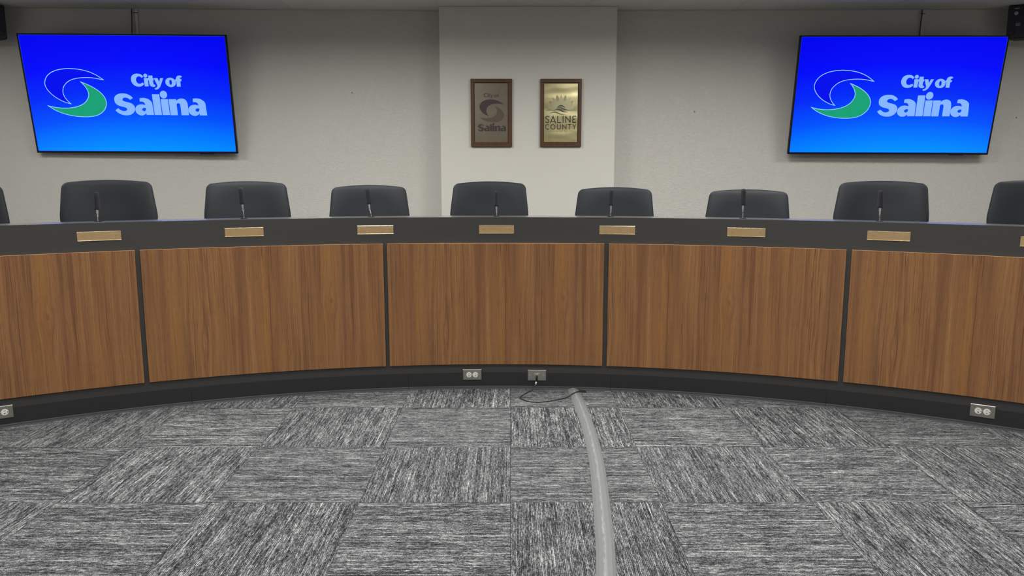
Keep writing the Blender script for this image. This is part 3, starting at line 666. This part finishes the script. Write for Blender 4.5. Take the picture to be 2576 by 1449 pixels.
# county plaque
t = thing('wall_plaque', 'shiny gold county plaque with a sunflower in a walnut frame, right one on the pilaster', 'plaque', (.414, YP, 1.782))
board(t, W1, H1, -.142, .142, -.240, .241)
pl = obj('metal_plate', boxm(-.138, .1365, -.0185, -.0165, -.236, .234), M['plate_gold'], t, bevel=.0007)
obj('spacer', boxm(-.10, .10, -.0164, -.0121, -.2, .2), M['slot'], t)
K = .003305
qa = lambda x, y: ((x-965)/18.11*K, (1485-y)/18.11*K)        # upper drawing
qb = lambda x, y: ((x-905)/17.05*K, (33-y)/17.05*K)           # lower drawing
Y0, Y1 = -.0190, -.0185
def pol(bm, pts, q=qa, y=Y0): flat_shape(bm, [[Vector((a, b, 0)) for a, b in pts]], q, y, Y1)
C = 975
bm = bmesh.new()
disc = [(C+460*cos(a), 1385-330*sin(a)) for a in [pi*k/30 for k in range(31)]]
pol(bm, [(270, 1388), (430, 1310), (470, 1180), (500, 1090), (600, 990), (720, 900), (830, 960), (905, 840), (C, 830), (1045, 840), (1120, 960), (1230, 900), (1350, 990), (1450, 1090), (1480, 1180), (1520, 1310), (1680, 1388)], y=-.0187)
for s in (1, -1):
    m_ = lambda p: [(C+s*(x-C), y) for x, y in p]
    pol(bm, m_([(550, 810), (710, 890), (740, 985), (610, 1000), (585, 930)]))
    pol(bm, m_([(320, 1165), (470, 1150), (540, 1260), (430, 1275)]))
pol(bm, [(970, 675), (1030, 820), (1010, 930), (970, 1000), (930, 930), (912, 820)], y=-.0192)
obj('sunflower', bm, M['pet_a'], pl)
for s in (1, -1):
    for pp in ([(785, 700), (880, 830), (850, 995), (740, 925), (742, 780)], [(415, 955), (590, 1005), (520, 1050), (535, 1240), (480, 1100)], [(275, 1385), (420, 1310), (560, 1340), (600, 1388)]):
        bm = bmesh.new(); pol(bm, [(C+s*(x-C), y) for x, y in pp], y=-.0192); obj('dark_petal', bm, M['pet_b'], pl)
bm = bmesh.new()
for pts, w_ in (([(790, 1240), (880, 1185), (970, 1172), (1070, 1195), (1160, 1270)], 62), ([(740, 1310), (850, 1262), (970, 1262), (1100, 1315), (1230, 1355), (1410, 1370)], 52),
                ([(850, 1310), (960, 1325), (1060, 1360), (1180, 1380)], 34), ([(605, 1398), (740, 1345), (870, 1345), (1000, 1400), (1120, 1440), (1300, 1455)], 56),
                ([(330, 1545), (560, 1445), (720, 1445), (900, 1510), (1060, 1545), (1160, 1550)], 0)):
    if w_: stroke_shape(bm, pts, w_, qa, -.0196, Y1, smooth=True, taper=True)
stroke_shape(bm, [(445, 45), (560, 10), (690, 5), (820, 60), (950, 98), (1085, 98)], 40, qb, -.0196, Y1, smooth=True, taper=True)
obj('hill_waves', bm, M['hill'], pl)
def arcpts(cx, cy, rx, ry, a0, a1, n=26): return [(cx+rx*cos(R(a0+(a1-a0)*i/n)), cy-ry*sin(R(a0+(a1-a0)*i/n))) for i in range(n+1)]
bm = bmesh.new(); W = 35
st = lambda p, w_=W, sm_=False: stroke_shape(bm, p, w_, qb, Y0, Y1, smooth=sm_)
st([(408, 210), (375, 180), (330, 171), (285, 187), (268, 235), (285, 272), (335, 300), (382, 330), (396, 375), (375, 418), (330, 432), (285, 420), (262, 388)], W, True)
st([(470, 445), (573, 178), (680, 445)]); st([(512, 378), (638, 378)], 30)
st([(770, 155), (770, 428), (910, 428)]); st([(998, 155), (998, 443)])
st([(1110, 445), (1110, 185), (1298, 420), (1298, 155)]); st([(1555, 168), (1413, 168), (1413, 425), (1555, 425)]); st([(1412, 295), (1516, 295)])
W = 27
st(arcpts(352, 613, 94, 96, 50, 310), W); stroke_shape(bm, arcpts(572, 613, 92, 94, 0, 348, 29), W, qb, Y0, Y1, closed=True)
st([(757, 500), (757, 625)]+arcpts(823, 630, 66, 75, 180, 360, 16)+[(889, 500)], W)
st([(988, 712), (988, 525), (1130, 688), (1130, 500)], W); st([(1203, 513), (1337, 513)], W); st([(1270, 513), (1270, 712)], W)
st([(1413, 500), (1475, 605), (1537, 500)], W); st([(1475, 598), (1475, 712)], W)
obj('county_lettering', bm, M['ink_black'], pl)
bm = bmesh.new()
for a, b in ((245, 525), (1265, 1530)): stroke_shape(bm, [(a, 795), (b, 795)], 10, qb, Y0, Y1)
# small line of capitals drawn as strokes
SM = {'E': [[(1, 0), (0, 0), (0, 1), (1, 1)], [(0, .5), (.8, .5)]], 'S': [[(.95, .12), (.6, 0), (.1, .1), (.1, .4), (.9, .6), (.9, .9), (.5, 1), (0, .88)]], 'T': [[(0, 0), (1, 0)], [(.5, 0), (.5, 1)]],
      'A': [[(0, 1), (.5, 0), (1, 1)], [(.2, .65), (.8, .65)]], 'B': [[(0, 0), (.7, 0), (.85, .25), (.7, .48), (0, .48)], [(.7, .48), (1, .75), (.7, 1), (0, 1), (0, 0)]], 'L': [[(0, 0), (0, 1), (1, 1)]], 'I': [[(.5, 0), (.5, 1)]],
      'H': [[(0, 0), (0, 1)], [(1, 0), (1, 1)], [(0, .5), (1, .5)]], 'D': [[(0, 0), (.6, 0), (1, .3), (1, .7), (.6, 1), (0, 1), (0, 0)]], '1': [[(.2, .2), (.5, 0), (.5, 1)]],
      '8': [[(.5, .48), (.15, .3), (.3, 0), (.7, 0), (.85, .3), (.5, .48), (.05, .72), (.25, 1), (.75, 1), (.95, .72), (.5, .48)]], '6': [[(.8, 0), (.25, .3), (.05, .7), (.3, 1), (.75, 1), (.95, .75), (.7, .5), (.2, .6)]],
      '0': [[(.5, 0), (.1, .25), (.1, .75), (.5, 1), (.9, .75), (.9, .25), (.5, 0)]]}
x = 562
for chh in 'ESTABLISHED 1860':
    if chh != ' ':
        wd = 8 if chh in 'I1' else 30
        for s in SM[chh]: stroke_shape(bm, [(x+p[0]*wd, 772+p[1]*50) for p in s], 8, qb, Y0, Y1)
        x += wd+13
    else: x += 30
obj('small_lettering', bm, M['ink_olive'], pl)

# ------------------------------------------------------------------ outlets
def outlet(label, a, z):
    t = thing('power_outlet', label, 'power outlet', group='steel duplex outlets on the desk base'); on_arc(t, a, RR-.0042, z)
    pl = plate_mesh(t)
    for s in (-1, 1):
        r_ = obj('receptacle', lathe(bmesh.new(), [(.0165, -.0078), (.0165, -.004)], (s*.0193, 0, 0), 26, 'y'), M['ivory'], t, bevel=.0008)
        bm = bmesh.new(); c = s*.0193
        box(bm, c-.0045, c+.0045, -.0082, -.0070, .0058, .0076); box(bm, c-.0055, c+.0055, -.0082, -.0070, -.0072, -.0050) if False else None
        box(bm, c-.0050, c+.0050, -.0082, -.0070, -.0068, -.0044); box(bm, c+.0105, c+.0145, -.0082, -.0070, -.0022, .0022); box(bm, c-.0015, c+.0015, -.0082, -.0070, -.0110, -.0068)
        obj('slots', bm, M['slot'], r_)
    obj('screw', lathe(bmesh.new(), [(.0030, -.0078), (.0034, -.0058)], (0, 0, 0), 14, 'y'), M['chrome'], t)
    return t
def plate_mesh(t):
    hx, hz = .0572, .0345
    bm = bmesh.new(); rows = []
    for d, y in ((0, -.0002), (0, -.0028), (.0032, -.0058)):
        rows.append([bm.verts.new((sx*(hx-d), y, sz*(hz-d))) for sx, sz in ((-1, -1), (1, -1), (1, 1), (-1, 1))])
    for a, b in zip(rows, rows[1:]):
        for i in range(4): bm.faces.new((a[i], a[(i+1) % 4], b[(i+1) % 4], b[i]))
    bm.faces.new(rows[0]); bm.faces.new(rows[-1])
    return obj('cover_plate', bm, M['steel'], t, bevel=.0008)
outlet('steel duplex outlet under the centre wood panel, left of the plugged-in cable', -1.83, .0895)
outlet('steel duplex outlet low on the desk base at the right edge of the picture', 31.28, .084)
outlet('steel duplex outlet on the desk base, cut off at the left picture edge', -31.64, .085)
t = thing('connector_plate', 'steel wall plate with a black cable plugged into its centre socket', 'wall plate'); on_arc(t, 2.80, RR-.0042, .086)
plate_mesh(t)
obj('socket', boxm(-.0165, .0165, -.0085, -.004, -.013, .0145), M['steel'], t, bevel=.0008)
obj('socket_ring', lathe(bmesh.new(), [(.0115, -.0085), (.0115, -.019), (.0085, -.0195)], (0, 0, -.002), 22, 'y'), M['chrome'], t)
for s in (-1, 1): obj('screw', lathe(bmesh.new(), [(.0030, -.0072), (.0040, -.0058)], (s*.0415, 0, 0), 14, 'y'), M['chrome'], t)

# cable from the plate over the carpet to the cord cover
a = R(2.80)
loc = lambda x, y, z: arc(2.80, RR, 0)+Vector((cos(a)*x-sin(a)*-y*-1*0, 0, 0))+Vector((0, 0, z))+Vector((-sin(-a)*0, 0, 0))+Vector((sin(a), cos(a), 0))*y
t = thing('signal_cable', 'thin black cable looping over the carpet from the wall plate to the cord cover', 'cable', (.12, 4.4, 0))
O_ = Vector((.12, 4.4, 0))
p = [loc(0, -.022, .084), loc(0, -.040, .080), loc(-.001, -.050, .066)]
obj('plug', tube(bmesh.new(), [q-O_ for q in p], [.0075, .0068, .0055], 16), M['black'], t, smooth=True)
s0 = loc(-.003, -.052, .058); s1 = loc(-.006, -.054, .042)
obj('white_sleeve', tube(bmesh.new(), [p[-1]-O_, s0-O_], .0036, 12), M['black'], t, smooth=True)
obj('cable_tag', tube(bmesh.new(), [s0-O_, s1-O_], .0044, 12), M['white'], t, smooth=True)
g = .0035
path = [p[-1], s0, s1, (.142, 4.508, .028), (.128, 4.50, .010), (.112, 4.495, g+.001), (.090, 4.457, g), (.064, 4.40, g), (.057, 4.369, g), (.073, 4.332, g), (.115, 4.290, g), (.157, 4.284, g), (.222, 4.302, g), (.285, 4.338, g), (.335, 4.376, .006), (.360, 4.405, .013), (.395, 4.447, .0155), (.425, 4.472, .010), (.447, 4.484, g), (.455, 4.495, g), (.446, 4.512, g), (.425, 4.529, g), (.396, 4.538, .006)]
obj('lead', tube(bmesh.new(), catmull([Vector(q)-O_ for q in path], 6), .0029, 10), M['cable'], t, smooth=True)

# grey cord cover
cp = catmull([(.20, 1.30, 0), (.262, 1.85, 0), (.316, 2.372, 0), (.340, 2.602, 0), (.357, 2.819, 0), (.376, 3.073, 0), (.393, 3.341, 0), (.402, 3.637, 0), (.403, 3.942, 0), (.392, 4.327, 0), (.381, 4.541, 0)], 10)
bm = bmesh.new(); uv = bm.loops.layers.uv.verify(); rows = []; dist_ = 0
prof = [(-.034, 0), (-.034, .0015), (-.022, .0085), (-.008, .0118), (0, .0124), (.008, .0118), (.022, .0085), (.034, .0015), (.034, 0)]
O2 = Vector((.35, 3.0, 0))
for i, q in enumerate(cp):
    tg = (cp[min(i+1, len(cp)-1)]-cp[max(i-1, 0)]).normalized(); nn = Vector((tg.y, -tg.x, 0))
    if i: dist_ += (q-cp[i-1]).length
    rows.append(([bm.verts.new(q+nn*x+Vector((0, 0, z+.0003))-O2) for x, z in prof], dist_))
n = len(prof)
for (A, da), (B, db) in zip(rows, rows[1:]):
    for k in range(n):
        l = (k+1) % n; f = bm.faces.new((A[k], B[k], B[l], A[l]))
        for lp, (kk, d) in zip(f.loops, ((k, da), (k, db), (l, db), (l, da))): lp[uv].uv = (prof[kk][0]+.034, d)
bm.faces.new(rows[0][0]); bm.faces.new(rows[-1][0])
o = obj('cord_cover', bm, M['cover'], None); o.location = O2; tag(o, 'grey rubber cord cover strip running across the carpet up to the desk', 'cord cover')
for p_ in o.data.polygons: p_.use_smooth = False

# ------------------------------------------------------------------ raceways and leads over the screens, small wall marks
def wally(x):
    (x0, y0), (x1, y1) = WL if x < 0 else WR
    return y0+(y1-y0)*(x-x0)/(x1-x0)
for lab, x, xt, xb in (('left', -3.052, -3.083, -3.092), ('right', 3.385, 3.372, 3.362)):
    yw = wally(x)
    t = thing('cable_raceway', f'thin white cable raceway on the wall above the {lab} screen', 'raceway', (x, yw, 2.62))
    obj('channel', boxm(-.010, .010, -.012, 0, -.40, -.006), M['race'], t, bevel=.002)
    obj('end_clip', boxm(-.024, .016, -.0145, -.0122, -.036, -.031), M['slot'], t)
    pts = [(xt, yw-.018, 2.618), (xt, yw-.02, 2.585), (xt-.002 if lab == 'left' else xt-.004, yw-.02, 2.53), ((xb), yw-.022, 2.42), (xb-.003, yw-.03, 2.30)]
    o = obj('screen_lead', tube(bmesh.new(), [q-Vector(pts[0]) for q in catmull([Vector(q) for q in pts], 6)], .0042, 8), M['cable'], None, smooth=True)
    o.location = pts[0]; tag(o, f'black cable hanging from the ceiling behind the {lab} screen', 'cable')
for x, z, lab in ((-1.326, 1.958, 'small wall screw between the left screen and the pilaster'), (1.548, 1.805, 'small wall screw between the pilaster and the right screen'), (4.23, 1.752, 'small wall screw right of the right screen')):
    o = obj('wall_screw', lathe(bmesh.new(), [(.006, 0), (.006, -.002), (.003, -.006), (.0012, -.007)], n=14, axis='y'), M['tabs'], None)
    o.location = (x, wally(x)-.0005, z); tag(o, lab, 'screw')

# ------------------------------------------------------------------ speakers
def speaker(label, x, y, z, rz, s):
    t = thing('wall_speaker', label, 'speaker', (x, y, z), rz, 'black wall speakers')
    # s = -1: body extends to +x from its inner front edge, mirrored for s = 1
    bm = bmesh.new(); w_, h_, d_ = .30, .264, .13
    prof = [(0, 0), (w_, 0), (w_*.78, d_), (w_*.22, d_)]
    lo = [bm.verts.new((-s*px, py, 0)) for px, py in prof]; hi = [bm.verts.new((-s*px, py, h_)) for px, py in prof]
    bm.faces.new(lo); bm.faces.new(hi)
    for i in range(4): bm.faces.new((lo[i], lo[(i+1) % 4], hi[(i+1) % 4], hi[i]))
    obj('cabinet', bm, M['navy'], t, bevel=.014, seg=3)
    bm = bmesh.new(); box(bm, min(-s*.045, -s*.078), max(-s*.045, -s*.078), -.0012, .001, .232, .238); obj('badge', bm, M['tabs'], t)
    bm = bmesh.new(); lathe(bm, [(.014, .002), (.014, -.004), (.009, -.005)], (-s*.060, 0, .198), 18, 'y'); obj('bracket_knob', bm, M['tabs'], t)
    bm = bmesh.new(); box(bm, min(-s*.062, -s*.094), max(-s*.062, -s*.094), -.0015, .001, .098, .123); obj('rating_label', bm, M['sticker'], t)
    bm = bmesh.new(); lathe(bm, [(.0215, .002), (.0215, -.002), (.018, -.0025), (.018, .001)], (-s*.040, 0, .052), 26, 'y'); obj('port_ring', bm, M['black'], t)
    bm = bmesh.new(); tube(bm, [(-s*.15, d_-.01, .13), (-s*.15, d_+.05, .13), (-s*.10, d_+.11, .13)], .012, 8); obj('wall_bracket', bm, M['black'], t)
    return t
speaker('black wall speaker high up at the right edge, beside the right screen', 3.975, 6.42, 2.355, R(-28), -1)
speaker('black wall speaker high in the left corner, cut off by the picture edge', -4.00, 6.38, 2.345, R(28), 1)
